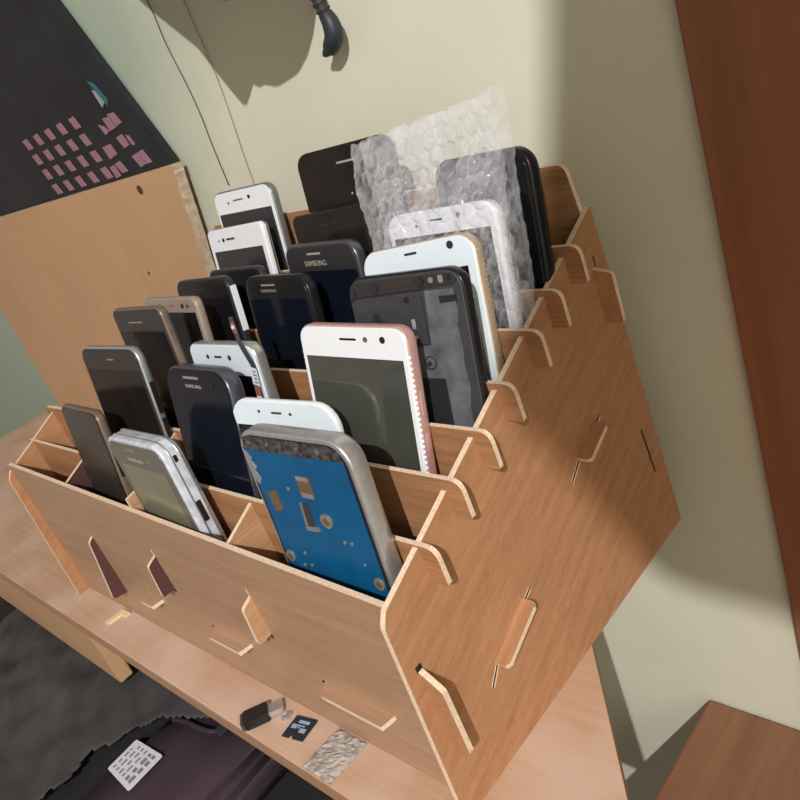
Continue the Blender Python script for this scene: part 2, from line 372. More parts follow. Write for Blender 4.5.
# wall shelf above the picture; bag added, outlined to cast the blob of shade
LAMP = Vector((1.0, -1.1, 1.3))
def upper():
    bm = bmesh.new(); box(bm, -0.6, -0.02, 0.10, WY - 0.001, 0.68, 0.695, bevel=0.001)
    tag(to_origin(link('upper_shelf', bm, M['shelf']), (-0.3, 0.16, 0.68)), 'wooden wall shelf above the picture from which cables hang', 'shelf')
    s = 0.082
    wl = [(-.375, .43), (-.343, .392), (-.305, .354), (-.296, .335), (-.287, .318), (-.281, .308), (-.277, .307), (-.272, .310), (-.260, .318), (-.254, .3145), (-.249, .3155), (-.236, .311), (-.211, .314), (-.195, .322), (-.184, .334), (-.178, .352), (-.180, .38), (-.2, .43)]
    pts = []
    for x, z in wl:
        q = Vector((x, WY, z)); q = q + (LAMP - q) * s; pts.append((q.x, q.z))
    y = WY + (LAMP.y - WY) * s
    root = empty('shade_bag', (pts[5][0], y, pts[5][1])); tag(root, 'dark bag shape added above the picture, outlined to cast the shade on the wall', 'bag')
    bm = bmesh.new(); prism(bm, pts, XZ, y - 0.006, y + 0.006); link('pouch', bm, M['bag'], root)
    cx = (pts[0][0] + pts[-1][0]) / 2
    bm = bmesh.new(); tube(bm, [(cx, y, pts[0][1] - 0.005), (cx, y, 0.679)], 0.006); link('strap', bm, M['strap'], root)
upper()
# cupboard and hung blocker added out of the picture to shade wall and side panel
def cupboard():
    root = empty('blocker_cupboard', (1.1, -0.41, 0.9)); tag(root, 'brown wall cupboard added on the right wall outside the picture to block light', 'cupboard')
    bm = bmesh.new(); box(bm, 0.60, 1.599, -0.488, -0.34, 0.9, 1.35, bevel=0.001); link('body', bm, M['trim'], root)
    for x0 in (0.60, 1.10):
        bm = bmesh.new(); box(bm, x0, x0 + 0.49, -0.5, -0.488, 0.9, 1.35, bevel=0.001); d = link('door', bm, M['brown_board'], root)
        bm = bmesh.new(); bmesh.ops.create_uvsphere(bm, u_segments=12, v_segments=8, radius=0.012, matrix=Matrix.Translation((x0 + 0.44, -0.506, 0.98))); link('knob', bm, M['silver'], d)
cupboard()
def blocker():  # unseen hung cloth added to block light, outline cut to the shade edge
    root = empty('blocker', (0.75, -0.50, 0.66)); tag(root, 'dark jacket added on the wall cupboard outside the picture, outlined to shade wall and side panel', 'blocker')
    pts = [(.600, 1.10), (.572, .97), (.561, .87), (.542, .813), (.517, .752), (.549, .702), (.72, .690), (.95, .66), (.98, .9), (.95, 1.10), (.80, 1.15), (.74, 1.15)]
    bm = bmesh.new(); prism(bm, round_poly(pts, [.02, .02, .01, .01, .008, .02, .02, .03, .03, .03, .02, .02], 4), XZ, -.518, -.503); link('blocker_body', bm, M['cloth'], root)
    bm = bmesh.new(); tube(bm, smooth_path([(.75, -.510, 1.14), (.77, -.510, 1.19), (.79, -.510, 1.14)]), .004); link('hanging_loop', bm, M['strap'], root)
blocker()

# ------------------------------------------------------------------ plywood phone organiser
YD = [.0345, .0595, .0845, .108, .136, .158, .181]
ZT = [.1333, .1488, .1567, .1662, .1775, .1869, .1988]
FY = .0095
LX = -0.3295        # outer face of the left side panel is LX - 0.003
org = empty('phone_organizer', (-0.15, 0.11, 0.0)); tag(org, 'plywood slotted desk organizer with stepped rows full of old phones', 'organizer')

def side_panel(x0, x1, mats, fi, bi):
    pts = [(0.0, 0.0003), (0.0043, 0.1150), (0.0082, 0.1212), (0.213, 0.2067), (0.2235, 0.0003)]
    bm = bmesh.new(); prism(bm, round_poly(pts, [0, .006, .002, .001, 0]), YZ, x0, x1, bi, len(mats) - 1, fi)
    return link('side_panel', bm, mats, org)
sp = side_panel(-0.003, 0.0, [M['ply_side'], M['ply_edge']], 0, 0)
EX = -0.430      # the two front rows run on further to the left
bm = bmesh.new(); prism(bm, round_poly([(FY + .003, .0003), (FY + .003, .1225), (0.213, 0.2067), (0.2235, 0.0003)], [0, .001, .001, 0]), YZ, LX - .003, LX, 0, 2, 1)
sl = link('inner_side_panel', bm, [M['ply_side'], M['laminate'], M['ply_edge']], org)
bm = bmesh.new(); prism(bm, round_poly([(FY, .0790), (.0055, .0765), (-.0010, .0310), (.0000, .0285), (FY, .0270)], [0, .003, 0, .001, 0], 3), YZ, LX - .003, LX, 0, 1, 0)
link('tab', bm, [M['laminate'], M['ply_edge']], sl)
bm = bmesh.new(); prism(bm, round_poly([(0.0, 0.0003), (0.0043, 0.1150), (0.0082, 0.1212), (0.066, 0.147), (0.066, 0.0003)], [0, .006, .002, .001, 0]), YZ, EX - .003, EX, 0, 1)
link('side_panel', bm, [M['ply_side'], M['ply_edge']], org)

def slot_line(name, quad_mapped, parent):
    bm = bmesh.new(); quad_mapped(bm); return link(name, bm, M['dark'], parent)

def tab_prism(parent, pts, mp, d0, d1, face, radii=None):
    bm = bmesh.new(); prism(bm, round_poly(pts, radii or [.002] * len(pts), 3), mp, d0, d1, 0, 1)
    return link('tab', bm, [face, M['ply_edge']], parent)

# dividers with hooked ends over both side panels
for i, (y, z) in enumerate(zip(YD, ZT)):
    hx = 0.0095; drop = 0.0195
    xl = (EX if i < 2 else LX) - 0.003
    pts = [(xl + .0035, 0.03), (-.0035, 0.03), (-.0035, z - drop - .001), (.0015, z - drop), (hx, z - drop), (hx, z), (xl - hx, z), (xl - hx, z - drop), (xl - .0015, z - drop), (xl + .0035, z - drop - .001)]
    rr = [0, 0, 0, 0, .0015, .006, .006, .0015, 0, 0]
    bm = bmesh.new(); prism(bm, round_poly(pts, rr, 5), XZ, y, y + .0025, 0, 1)
    d = link('divider', bm, [M['ply_in'], M['ply_edge']], org)

# front panel
bm = bmesh.new(); prism(bm, [(EX, 0.0005), (-.003, 0.0005), (-.003, 0.1208), (EX, 0.1275)], XZ, FY, FY + .003, 0, 1)
fp = link('front_panel', bm, [M['ply_front'], M['ply_edge']], org)
tab_prism(fp, [(0.0, .036), (.0105, .040), (.0105, .078), (0.0, .086)], XZ, FY, FY + .0028, M['ply_side'], [0, .003, .003, 0])
bm = bmesh.new(); box(bm, 0.0, 0.0003, FY - .0004, FY + .0030, .0855, .0885); link('slot', bm, M['dark'], fp)
# back panel, taller
bm = bmesh.new(); prism(bm, round_poly([(LX, .002), (-.0032, .002), (-.0032, .205), (-.0055, .2305), (LX, .2305)], [0, 0, 0, .006, .006]), XZ, .208, .211, 0, 1)
bp_ = link('back_panel', bm, [M['ply_in'], M['ply_edge']], org)
tab_prism(bp_, [(0.0, .147), (.0105, .1475), (.0105, .175), (0.0, .1775)], XZ, .2005, .2033, M['ply_side'], [0, .0015, .0015, 0])
bm = bmesh.new(); box(bm, 0.0, 0.0003, .2040, .2046, .1775, .183); link('slot', bm, M['dark'], bp_)
bm = bmesh.new(); prism(bm, [(.2060, .0764), (.2070, .0764), (.2098, .0459), (.2088, .0459)], YZ, 0, .0003); link('slot', bm, M['dark'], bp_)

# inclined floor
bm = bmesh.new(); prism(bm, [(FY + .0032, .0335), (.2075, .1500), (.2075, .1530), (FY + .0032, .0365)], YZ, LX + .0003, -.0033, 0, 1)
fl = link('floor_panel', bm, [M['ply_cross'], M['ply_edge']], org)
# floor tabs showing through the side panel
for (y0, z0, y1, z1, yl, zl) in ((.0795, .0630, .0495, .0500, .0421, .0424), (.1684, .1050, .1475, .0965, .1373, .0900)):
    dv = Vector((y0 - y1, z0 - z1)).normalized(); nv = Vector((-dv.y, dv.x)) * .0026
    bm = bmesh.new()
    pts = round_poly([(0.0, 0.0), (0.0, 1.0), (.008, .94), (.008, .06)], [0, 0, .0015, .0015], 3)
    def mp(u, v, d, y0=y0, z0=z0, y1=y1, z1=z1, nv=nv):
        return (u, y1 + (y0 - y1) * v + nv.x * d, z1 + (z0 - z1) * v + nv.y * d)
    a = [(0, 0), (0, 1), (.0062, 1), (.008, .93), (.008, .07), (.0062, 0)]
    prism(bm, a, mp, 0, 1, 0, 1); link('tab', bm, [M['ply_side'], M['ply_edge']], fl)
    for (ya, za, yb, zb, mt) in ((yl, zl, y1, z1, M['ply_edge']), (y0, z0, y0 + dv.x * .006, z0 + dv.y * .006, M['ply_edge'])):
        bm = bmesh.new(); dd = Vector((yb - ya, zb - za)).normalized(); nn = Vector((-dd.y, dd.x)) * .0011
        prism(bm, [(ya - nn.x, za - nn.y), (yb - nn.x, zb - nn.y), (yb + nn.x, zb + nn.y), (ya + nn.x, za + nn.y)], YZ, 0, .0004); link('slot', bm, mt, fl)
        bm = bmesh.new(); prism(bm, [(ya + nn.x * .2, za + nn.y * .2), (yb + nn.x * .2, zb + nn.y * .2), (yb + nn.x, zb + nn.y), (ya + nn.x, za + nn.y)], YZ, .0004, .0006); link('slot_gap', bm, M['dark'], fl)
# floor tabs showing through the front panel
for (xa, xb) in ((-.088, -.036), (-.196, -.156), (-.285, -.262)):
    bm = bmesh.new(); prism(bm, round_poly([(xa, FY), (xa + .004, .0015), (xb - .002, .0015), (xb, FY)], [0, .003, .001, 0], 3), XY, .0385, .0412, 0, 1)
    link('tab', bm, [M['ply_front'], M['ply_edge']], fl)
    bm = bmesh.new(); box(bm, xa - .003, xa - .0003, FY - .0002, FY, .0392, .0408); link('slot', bm, M['dark'], fl)

# cross dividers along the depth
def cross(x, prof, mats, fi, tab_mat=None):
    y0, y1 = prof[0][0], prof[-1][0]
    pts = [(y0, .040 + y0 * .58), (y1, .040 + y1 * .58)] + prof[::-1]
    bm = bmesh.new(); prism(bm, pts, YZ, x - .0025, x, 0, len(mats) - 1, fi)
    c = link('cross_divider', bm, mats, org)
    if tab_mat is None: return
    bm = bmesh.new(); prism(bm, round_poly([(FY, .0885), (.0025, .0855), (.0010, .0640), (.0013, .0620), (FY, .0620)], [0, .003, 0, .001, 0], 3), YZ, x - .0025, x, 0, 1, 0)
    link('tab', bm, [tab_mat, M['ply_edge']], c)
    bm = bmesh.new(); box(bm, x - .0012, x - .0004, FY - .0002, FY, .0890, .094); link('slot', bm, M['ply_edge'], c)
    bm = bmesh.new(); box(bm, x - .0016, x + .0004, FY - .0002, FY, .0590, .0620); link('slot', bm, M['dark'], c)
cross(-.121, [(FY + .003, .1215), (.0343, .1315)], [M['ply_cross'], M['ply_edge']], 0, M['ply_cross'])
cross(-.226, [(FY + .003, .1300), (.0343, .1340), (.0372, .1400), (.0593, .1470)], [M['ply_cross'], M['ply_cross'], M['ply_edge']], 1, M['laminate'])
cross(-.100, [(.0622, .142), (.2075, .198)], [M['ply_cross'], M['ply_edge']], 0)
cross(-.200, [(.0622, .142), (.2075, .198)], [M['ply_cross'], M['ply_edge']], 0)

# ------------------------------------------------------------------ phones
# x, y, z of the top centre of the front face; yaw, lean, roll; width, height, thickness (metres / radians)
POSE = {
    'blue': [-0.04780, 0.02805, 0.18664, 0.02945, 0.09746, 0.00042, 0.0750, 0.141, 0.01],
    'white0': [-0.09732, 0.06053, 0.17951, 0.13611, 0.18574, 0.05556, 0.07464, 0.122, 0.0035],
    'silver': [-0.1925, 0.01958, 0.17139, -0.02821, 0.0372, -0.02275, 0.07163, 0.128, 0.012],
    'S3': [-0.16583, 0.06069, 0.19559, -0.02777, 0.24497, -0.00829, 0.06913, 0.11, 0.01],
    'flex': [-0.16774, 0.08217, 0.19849, -0.0314, 0.15621, -0.01728, 0.07145, 0.129, 0.0075],
    'pink': [-0.05753, 0.0883, 0.20614, 0.04742, 0.24229, 0.04429, 0.07149, 0.12, 0.0075],
    'frame': [-0.03896, 0.11328, 0.21983, 0.13049, 0.24559, 0.01252, 0.0675, 0.115, 0.0075],
    'gold': [-0.05274, 0.14025, 0.22363, 0.07072, 0.28074, -0.0508, 0.07298, 0.117, 0.0075],
    'wph': [-0.04885, 0.15917, 0.23285, 0.01759, 0.20564, -0.01322, 0.07146, 0.117, 0.0075],
    'blkR': [-0.03405, 0.18232, 0.2495, -0.10408, 0.19571, -0.01667, 0.066, 0.12, 0.008],
    'blkL': [-0.15319, 0.20508, 0.26622, 0.14161, 0.17354, 0.01861, 0.07483, 0.125, 0.008],
    'blkL2': [-0.1555, 0.17819, 0.23608, -0.03726, 0.17148, -0.03361, 0.07086, 0.109, 0.008],
    'b4': [-0.16793, 0.13357, 0.21556, -0.07531, 0.1973, -0.01322, 0.07067, 0.118, 0.008],
    'sams': [-0.14414, 0.15453, 0.22462, -0.05865, 0.15623, -0.0037, 0.07059, 0.111, 0.008],
    'w6': [-0.2581, 0.17965, 0.23541, -0.01776, 0.20059, -0.01806, 0.071, 0.109, 0.0058],
    'w7': [-0.2614, 0.19981, 0.25575, 0.00698, 0.17685, -0.0, 0.07082, 0.116, 0.0066],
    'c3a': [-0.24633, 0.13181, 0.21802, -0.04859, 0.17657, -0.02844, 0.07123, 0.121, 0.0058],
    'c3d': [-0.23903, 0.1534, 0.21469, -0.05469, 0.14808, -0.02443, 0.07115, 0.099, 0.0058],
    'gold3': [-0.25186, 0.10838, 0.21636, -0.03054, 0.1811, 0.00341, 0.07159, 0.123, 0.0058],
    'd3': [-0.24349, 0.08074, 0.22296, -0.04815, 0.11978, -0.02924, 0.07148, 0.152, 0.0058],
    'l1': [-0.26356, 0.06092, 0.20648, 0.05456, 0.15983, 0.01648, 0.07256, 0.148, 0.0058],
    'l0': [-0.29022, 0.03417, 0.17579, -0.08135, 0.16074, -0.04398, 0.07116, 0.123, 0.0058],
}

def rrect(w, h, r, inset=0.0, n=6, rb=None):
    """rounded rectangle in x,z; z from 0 (top) to -h. r top corners, rb bottom corners"""
    rb = r if rb is None else rb
    w2 = w / 2 - inset; out = []
    for cx, cz, a0, rad in ((1, 0, 90, r), (-1, 0, 180, r), (-1, 1, 270, rb), (1, 1, 0, rb)):
        rad = max(rad - inset, 0.0002)
        x = cx * (w2 - rad); z = (-inset - rad) if cz == 0 else (-h + inset + rad)
        if cx == 1 and cz == 0: angs = [0 + 90 * k / n for k in range(n + 1)]
        elif cx == -1 and cz == 0: angs = [90 + 90 * k / n for k in range(n + 1)]
        elif cx == -1: angs = [180 + 90 * k / n for k in range(n + 1)]
        else: angs = [270 + 90 * k / n for k in range(n + 1)]
        for a in angs: out.append((x + rad * math.cos(math.radians(a)), z + rad * math.sin(math.radians(a))))
    return out

def slab(bm, w, h, r, rings, mi=0):
    """rings: list of (inset, y) from front to back"""
    loops = []
    for ins, y in rings:
        loops.append([bm.verts.new((x, y, z)) for x, z in rrect(w, h, r, ins)])
    n = len(loops[0])
    for a, b in zip(loops, loops[1:]):
        for k in range(n):
            f = bm.faces.new((a[k], a[(k + 1) % n], b[(k + 1) % n], b[k])); f.smooth = True; f.material_index = mi
    f = bm.faces.new(loops[0]); f.material_index = mi
    f = bm.faces.new(loops[-1][::-1]); f.material_index = mi

class Phone:
    def __init__(s, key, name, label, r=.009, body='silver', inset=.0012, glass='glass_black', bev=None, cat='phone'):
        x, y, z, yaw, lean, roll, w, h, t = POSE[key]
        cy, sy, cl, sl_, cr, sr = math.cos(yaw), math.sin(yaw), math.cos(lean), math.sin(lean), math.cos(roll), math.sin(roll)
        Rm = Matrix([[cy, -sy, 0], [sy, cy, 0], [0, 0, 1]]) @ Matrix([[1, 0, 0], [0, cl, sl_], [0, -sl_, cl]]) @ Matrix([[cr, 0, sr], [0, 1, 0], [-sr, 0, cr]])
        s.h = h; s.w = w; s.t = t; s.r = r
        base = Vector((x, y, z)) + Rm @ Vector((0, 0, -h))
        s.root = empty(name, base, Rm); tag(s.root, label, cat)
        s.top = Matrix.Translation((0, 0, h))
        b = bev if bev is not None else min(.0022, t * .35); fb = min(b, .0009)
        bm = bmesh.new(); slab(bm, w, h, r, [(fb, 0), (fb * .3, fb * .35), (0, fb * 1.2), (0, t - b), (b * .35, t - b * .3), (b, t)])
        s.put('body', bm, body)
        if glass:
            bm = bmesh.new(); g = inset; slab(bm, w, h, r, [(g + .0004, -.0006), (g, -.0003), (g, .0008)])
            s.put('front_glass', bm, glass)
    def put(s, name, bm, mat, parent=None, label=None):
        bmesh.ops.transform(bm, matrix=s.top, verts=bm.verts[:])
        o = link(name, bm, [M[q] for q in mat] if isinstance(mat, tuple) else M[mat], parent or s.root, world=False)
        if label: o['label'] = label
        return o
    def rect(s, name, x0, x1, z0, z1, mat, d=.0001, y=-.0006, r=None, label=None):
        """thin rectangle in mm from the top centre of the front face"""
        bm = bmesh.new()
        pts = [(x0 * MM, z0 * MM), (x1 * MM, z0 * MM), (x1 * MM, z1 * MM), (x0 * MM, z1 * MM)]
        prism(bm, round_poly(pts, [(r or 0) * MM] * 4, 4), XZ, y - d, y + .0003)
        return s.put(name, bm, mat, label=label)
    def poly(s, name, pts, mat, d=.0001, y=-.0006, r=0, label=None):
        bm = bmesh.new(); prism(bm, round_poly([(a * MM, b * MM) for a, b in pts], [r * MM] * len(pts), 4), XZ, y - d, y + .0003)
        return s.put(name, bm, mat, label=label)
    def dot(s, name, x, z, r, mat, d=.0002, y=-.0006, ring=None):
        bm = bmesh.new()
        bmesh.ops.create_cone(bm, cap_ends=True, segments=18, radius1=r * MM, radius2=r * MM, depth=d + .0003, matrix=Matrix.Translation((x * MM, y - d / 2, z * MM)) @ Matrix.Rotation(math.pi / 2, 4, 'X'))
        return s.put(name, bm, mat)
    def button(s, z0, z1, mat='grey_metal', side=1, yw=.0022, prot=.0005):
        bm = bmesh.new(); x = side * s.w / 2
        box(bm, min(x - .0006 * side, x + prot * side), max(x - .0006 * side, x + prot * side), s.t / 2 - yw / 2, s.t / 2 + yw / 2, z1 * MM, z0 * MM, bevel=.0002)
        return s.put('side_button', bm, mat)
    def screen(s, side, top, mat, bottom=14):
        w2 = s.w / 2 / MM
        return s.rect('display', -w2 + side, w2 - side, -s.h / MM + bottom, -top, mat)
    def logo(s, text, x0, x1, z0, hgt, mat='logo'):
        cu = bpy.data.curves.new('txt', 'FONT'); cu.body = text; cu.size = 1; cu.extrude = 0.0
        tmp = bpy.data.objects.new('txt', cu); C.objects.link(tmp)
        dg = bpy.context.evaluated_depsgraph_get(); me = bpy.data.meshes.new_from_object(tmp.evaluated_get(dg))
        bpy.data.objects.remove(tmp); bpy.data.curves.remove(cu)
        xs = [v.co.x for v in me.vertices]; ys = [v.co.y for v in me.vertices]
        bm = bmesh.new(); bm.from_mesh(me); bpy.data.meshes.remove(me)
        for v in bm.verts:
            u = (v.co.x - min(xs)) / (max(xs) - min(xs)); t = (v.co.y - min(ys)) / (max(ys) - min(ys))
            v.co = Vector(((x0 + (x1 - x0) * u) * MM, -.00075, (z0 + hgt * t) * MM))
        ext = bmesh.ops.extrude_face_region(bm, geom=bm.faces[:])
        bmesh.ops.translate(bm, verts=[g for g in ext['geom'] if isinstance(g, bmesh.types.BMVert)], vec=(0, .0002, 0))
        return s.put('lettering', bm, mat)
    def beads(s, side, mat, z0, z1, step=2.6, y=.0006, r=.0011):
        bm = bmesh.new(); z = z0
        while z > z1:
            bmesh.ops.create_icosphere(bm, subdivisions=1, radius=r, matrix=Matrix.Translation((side * (s.w / 2 - .0006), y, z * MM)) @ Matrix.Diagonal((.9, .8, 1.1, 1))); z -= step
        for f in bm.faces: f.smooth = True
        return s.put('beaded_edge', bm, mat)

# --- right column, front to back
p = Phone('blue', 'phone_back_shell', 'opened silver phone shell showing a bright blue plate, front row on the right', r=.012, body='silver', glass=None, bev=.0030)
w2 = p.w / 2 / MM; H = p.h / MM
bm = bmesh.new(); slab(bm, p.w, p.h, .012, [(.0024, -.0002), (.0022, 0), (.0022, .0010)]); p.put('inner_bezel', bm, 'blackp')
p.poly('blue_plate', [(-33.2, -9.6), (10.5, -9.8), (33.4, -9.3), (33.4, -H + 8), (-33.2, -H + 8)], 'blue', y=-.0002, d=.0003)
p.poly('upper_band', [(-32.6, -3.4), (-26, -2.6), (26, -2.6), (32.2, -4.8), (33.3, -9.2), (10.5, -9.6), (-33.2, -9.5)], 'scratched', y=-.0002, d=.0004)
p.poly('chip', [(-27.8, -31.0), (-21.0, -29.9), (-20.8, -40.2), (-26.9, -41.6)], 'chip', y=-.0005, d=.0006, r=.8)
c1 = p.poly('connector', [(-1.5, -19.6), (7.2, -19.1), (6.6, -30.0), (-2.1, -30.2)], 'chip', y=-.0005, d=.0007)
for a, b in ((-19.4, -21.4), (-27.6, -30.0)): p.rect('contact_strip', -1.4, 6.6, b, a, 'silver', y=-.0011, d=.0003)
p.poly('connector', [(-5.2, -33.8), (-.4, -33.6), (-1.1, -47.0), (-7.2, -48.0)], 'chassis', y=-.0005, d=.0006)
p.poly('contact_strip', [(-7.2, -46.0), (2.0, -45.4), (1.8, -47.4), (-7.2, -48.2)], 'silver', y=-.0008, d=.0006)
p.poly('contact_strip', [(-5.3, -33.6), (-4.2, -33.6), (-5.6, -46), (-6.9, -46)], 'connector', y=-.0008, d=.0006)
for x, z, r in ((8.9, -40.8, 3.6), (-29.6, -67.0, 3.0), (30.0, -68.5, 3.0)):
    p.dot('screw_ring', x, z, r, 'connector', y=-.0005, d=.0006); p.dot('screw_hole', x + .3, z, r * .52, 'chip', y=-.0011, d=.0003)
for x, z in ((-17.4, -63.1), (-15.4, -69.5), (-21, -70.5), (16, -50.5), (20.5, -50.3), (-11, -27.5), (24.5, -60)):
    p.dot('solder_spot', x, z, .9 if abs(x) < 22 else .6, 'connector', y=-.0005, d=.0002)
p.poly('torn_foil', [(-34.2, -10.2), (-32.0, -12.5), (-30.4, -14), (-31.6, -16), (-29.6, -19), (-31.4, -21), (-29.4, -25), (-31.5, -28), (-34.0, -26)], 'silver', y=-.0006, d=.0003)
for k in range(4): p.dot('screw_ring', -28 + k * 13.5 + (7 if k > 1 else 0), -5.8, .9 + .5 * (k == 3), 'grey_metal', y=-.0006, d=.0002)

p = Phone('white0', 'phone_front_panel', 'thin white phone front panel standing right behind the blue-plated shell', r=.013, body='white', glass='white2', inset=.0006, bev=.0008)
p.screen(3.5, 14, 'glass_black')
p.dot('camera_dot', -14.7, -6.0, .8, 'bezel_grey'); p.rect('speaker_slot', -6.0, 1.4, -6.9, -5.8, 'bezel_grey', r=.4); p.dot('camera_dot', 7.6, -6.4, .8, 'bezel_grey')

p = Phone('pink', 'smartphone', 'rose-gold rimmed white smartphone with beaded edges and dark screen', r=.0075, body='pink', glass='white', inset=.0007)
p.rect('display', -32.4, 32.2, -p.h / MM + 14, -15.2, 'lcd_dark')
p.rect('speaker_slot', -6.7, 4.5, -6.9, -5.8, 'bezel_black', r=.5); p.dot('camera_dot', 10.6, -6.2, 1.3, 'chassis_lt'); p.dot('camera_lens', 21.4, -6.1, 1.6, 'bezel_black')
p.beads(1, 'white', -14, -90); p.beads(-1, 'white', -14, -60)
p.button(-30, -42, 'pink'); p.button(-50, -58, 'pink')

p = Phone('frame', 'phone_chassis', 'dark grey phone mid-frame with missing back cover and metal plate', r=.009, body='bezel_black', glass='chassis', inset=.0010)
p.poly('upper_cover', [(-32.2, -10.6), (-29.6, -9.3), (11.6, -8.1), (28.4, -7.4), (31.0, -5.5), (28, -2.4), (-28, -2.4), (-31.6, -6)], 'bezel_grey', d=.0007, r=1)
p.poly('seam', [(-31.8, -11.4), (-29.4, -10.1), (11.6, -8.9), (11.6, -8.2), (-29.6, -9.4), (-32.2, -10.7)], 'blackp', d=.0003)
p.rect('antenna_strip', -9.8, 6.5, -6.0, -3.1, 'bezel_brown', y=-.0013)
for x, z, r in ((-15.4, -5.8, 2.5), (11.2, -4.9, 2.4), (-29.0, -6.8, 1.6)):
    p.dot('socket_ring', x, z, r, 'blackp', y=-.0013); p.dot('socket', x, z, r * .6, 'bezel_grey', y=-.0015)
p.dot('screw', 17.4, -4.6, 1.3, 'connector', y=-.0013); p.rect('sensor', 21.4, 24.0, -6.2, -2.8, 'connector', y=-.0013, r=.8); p.dot('lens_hole', 27.2, -4.3, 1.3, 'blackp', y=-.0013)
p.poly('metal_plate', [(12.6, -9.3), (28.2, -9.1), (28.4, -16), (29.0, -19), (27.2, -26), (28.2, -35), (27.2, -44), (28.2, -55), (26.5, -64), (27, -92), (16, -92), (15.6, -50.0), (-.6, -49.4), (-20, -48.5), (-20, -35.6), (11.0, -34.3)], 'chassis_lt', d=.0005)
p.poly('label_patch', [(20.1, -12.0), (29.2, -12.0), (29.2, -14.8), (20.1, -15.4)], 'blackp', y=-.0011)
p.poly('battery_recess', [(-.6, -50.4), (15.0, -50.4), (15.0, -92), (-.6, -92)], 'chassis_blk', y=-.0008)
p.rect('module', -27, 10.4, -33.6, -11.4, 'chassis', d=.0009, r=1)
p.rect('sticker_mark', 2.4, 4.6, -26.2, -21.6, 'paper', y=-.0014); p.dot('sticker_mark', 3.9, -30, .9, 'paper', y=-.0014); p.dot('pin_hole', 1.8, -12.6, 1.6, 'blackp', y=-.0014)
p.rect('lens_window', -20.5, -14.5, -27, -17.5, 'chassis_lt', y=-.0014, r=2)
p.dot('printed_symbol', 8.8, -42.6, 3.4, 'bezel_grey', y=-.0011); p.dot('printed_symbol', 9.2, -42.4, 2.6, 'chassis_lt', y=-.0013); p.dot('printed_symbol', 8.4, -42.8, 1.4, 'bezel_grey', y=-.0015)

p = Phone('gold', 'smartphone', 'white smartphone with gold beaded rim behind the dark phone mid-frame', r=.010, body='gold', glass='white2', inset=.0007)
p.rect('display', -31.5, 31.0, -p.h / MM + 14, -15.2, 'glass_black')
p.rect('speaker_slot', -6.3, 1.8, -5.6, -4.4, 'bezel_grey', r=.5); p.dot('camera_lens', 22.8, -4.4, 1.9, 'bezel_grey')
p.beads(1, 'gold', -9, -95, 2.4, y=.0022); p.beads(1, 'glass_brown', -10.2, -95, 2.4, y=.0048, r=.0009)

p = Phone('wph', 'smartphone', 'white smartphone wrapped inside the clear bubble wrap pouch', r=.008, body='white', glass='white', inset=.0007)
p.screen(4.0, 12, 'glass_blue')
p.rect('speaker_slot', -5, 3.4, -5.6, -4.8, 'bezel_grey', r=.4); p.dot('camera_dot', 13.7, -4.6, 1.2, 'bezel_grey'); p.dot('camera_dot', -14.5, -7, .8, 'bezel_grey')

p = Phone('blkR', 'smartphone', 'black smartphone with rounded corners at the right rear, half behind the bubble wrap', r=.011, body='bezel_black', glass='glass_black', inset=.0022, bev=.003)
p.rect('glossy_strip', 22.2, 24.6, -74, -18, 'grey_metal', r=1)
p.button(-22, -60, 'blackp')

# --- middle column
p = Phone('silver', 'smartphone', 'smartphone with unlit olive screen in a thick clear silver case, front row', r=.010, body='silver_case', glass='bezel_olive', inset=.0022, bev=.0024)
w2 = p.w / 2 / MM
bm = bmesh.new(); slab(bm, p.w, p.h, .010, [(.0010, .0032), (-.0004, .0036), (-.0004, .0044), (.0010, .0048)]); p.put('case_rim', bm, 'silver')
bm = bmesh.new(); slab(bm, p.w, p.h, .010, [(.0010, .0082), (-.0004, .0088), (-.0004, .0098), (.0010, .0104)]); p.put('case_rim', bm, 'silver')
p.rect('display', -27.6, 27.6, -p.h / MM + 14, -17.0, 'lcd_olive')
p.rect('speaker_slot', -9.5, 1.5, -6.3, -5.4, 'speaker_tan', r=.4); p.logo('SAMSUNG', -13.0, 5.9, -13.6, 2.2); p.dot('sensor_dot', 14.5, -11.2, .8, 'speaker_tan')
p.button(-37, -50, 'blackp', yw=.003)
p.button(-8, -12, 'blackp', yw=.002)

p = Phone('S3', 'smartphone', 'glossy blue-black rounded smartphone standing between silver-cased phone and blue-plated shell', r=.013, body='gunmetal', glass='glass_blue', inset=.0010, bev=.003)
p.rect('speaker_slot', -12.2, 4.9, -6.5, -5.0, 'speaker_tan', r=.7); p.logo('SAMSUNG', -11.6, 6.2, -11.6, 2.0); p.dot('camera_dot', 19, -9, 1.2, 'bezel_black')

p = Phone('flex', 'smartphone', 'white smartphone with a flat ribbon cable hanging over its right edge', r=.007, body='silver', glass='white2', inset=.0007)
p.screen(3.6, 18.2, 'glass_black')
p.dot('camera_dot', -14.9, -7.7, 1.3, 'bezel_black'); p.rect('speaker_slot', -7.5, .6, -8.4, -7.1, 'bezel_grey', r=.4); p.dot('camera_dot', 9.1, -8.0, 1.5, 'bezel_grey')
flexroot = p.root

p = Phone('b4', 'smartphone', 'black smartphone standing left of the pink-rimmed one, bottom on a bare divider', r=.011, body='bezel_black', glass='bezel_black', inset=.0016, bev=.0028)
p.rect('speaker_slot', -14.0, 1.8, -6.0, -4.9, 'speaker_tan', r=.5); p.logo('SAMSUNG', -15.4, 2.0, -9.8, 1.8, 'speaker_tan'); p.screen(4, 14, 'glass_blue')

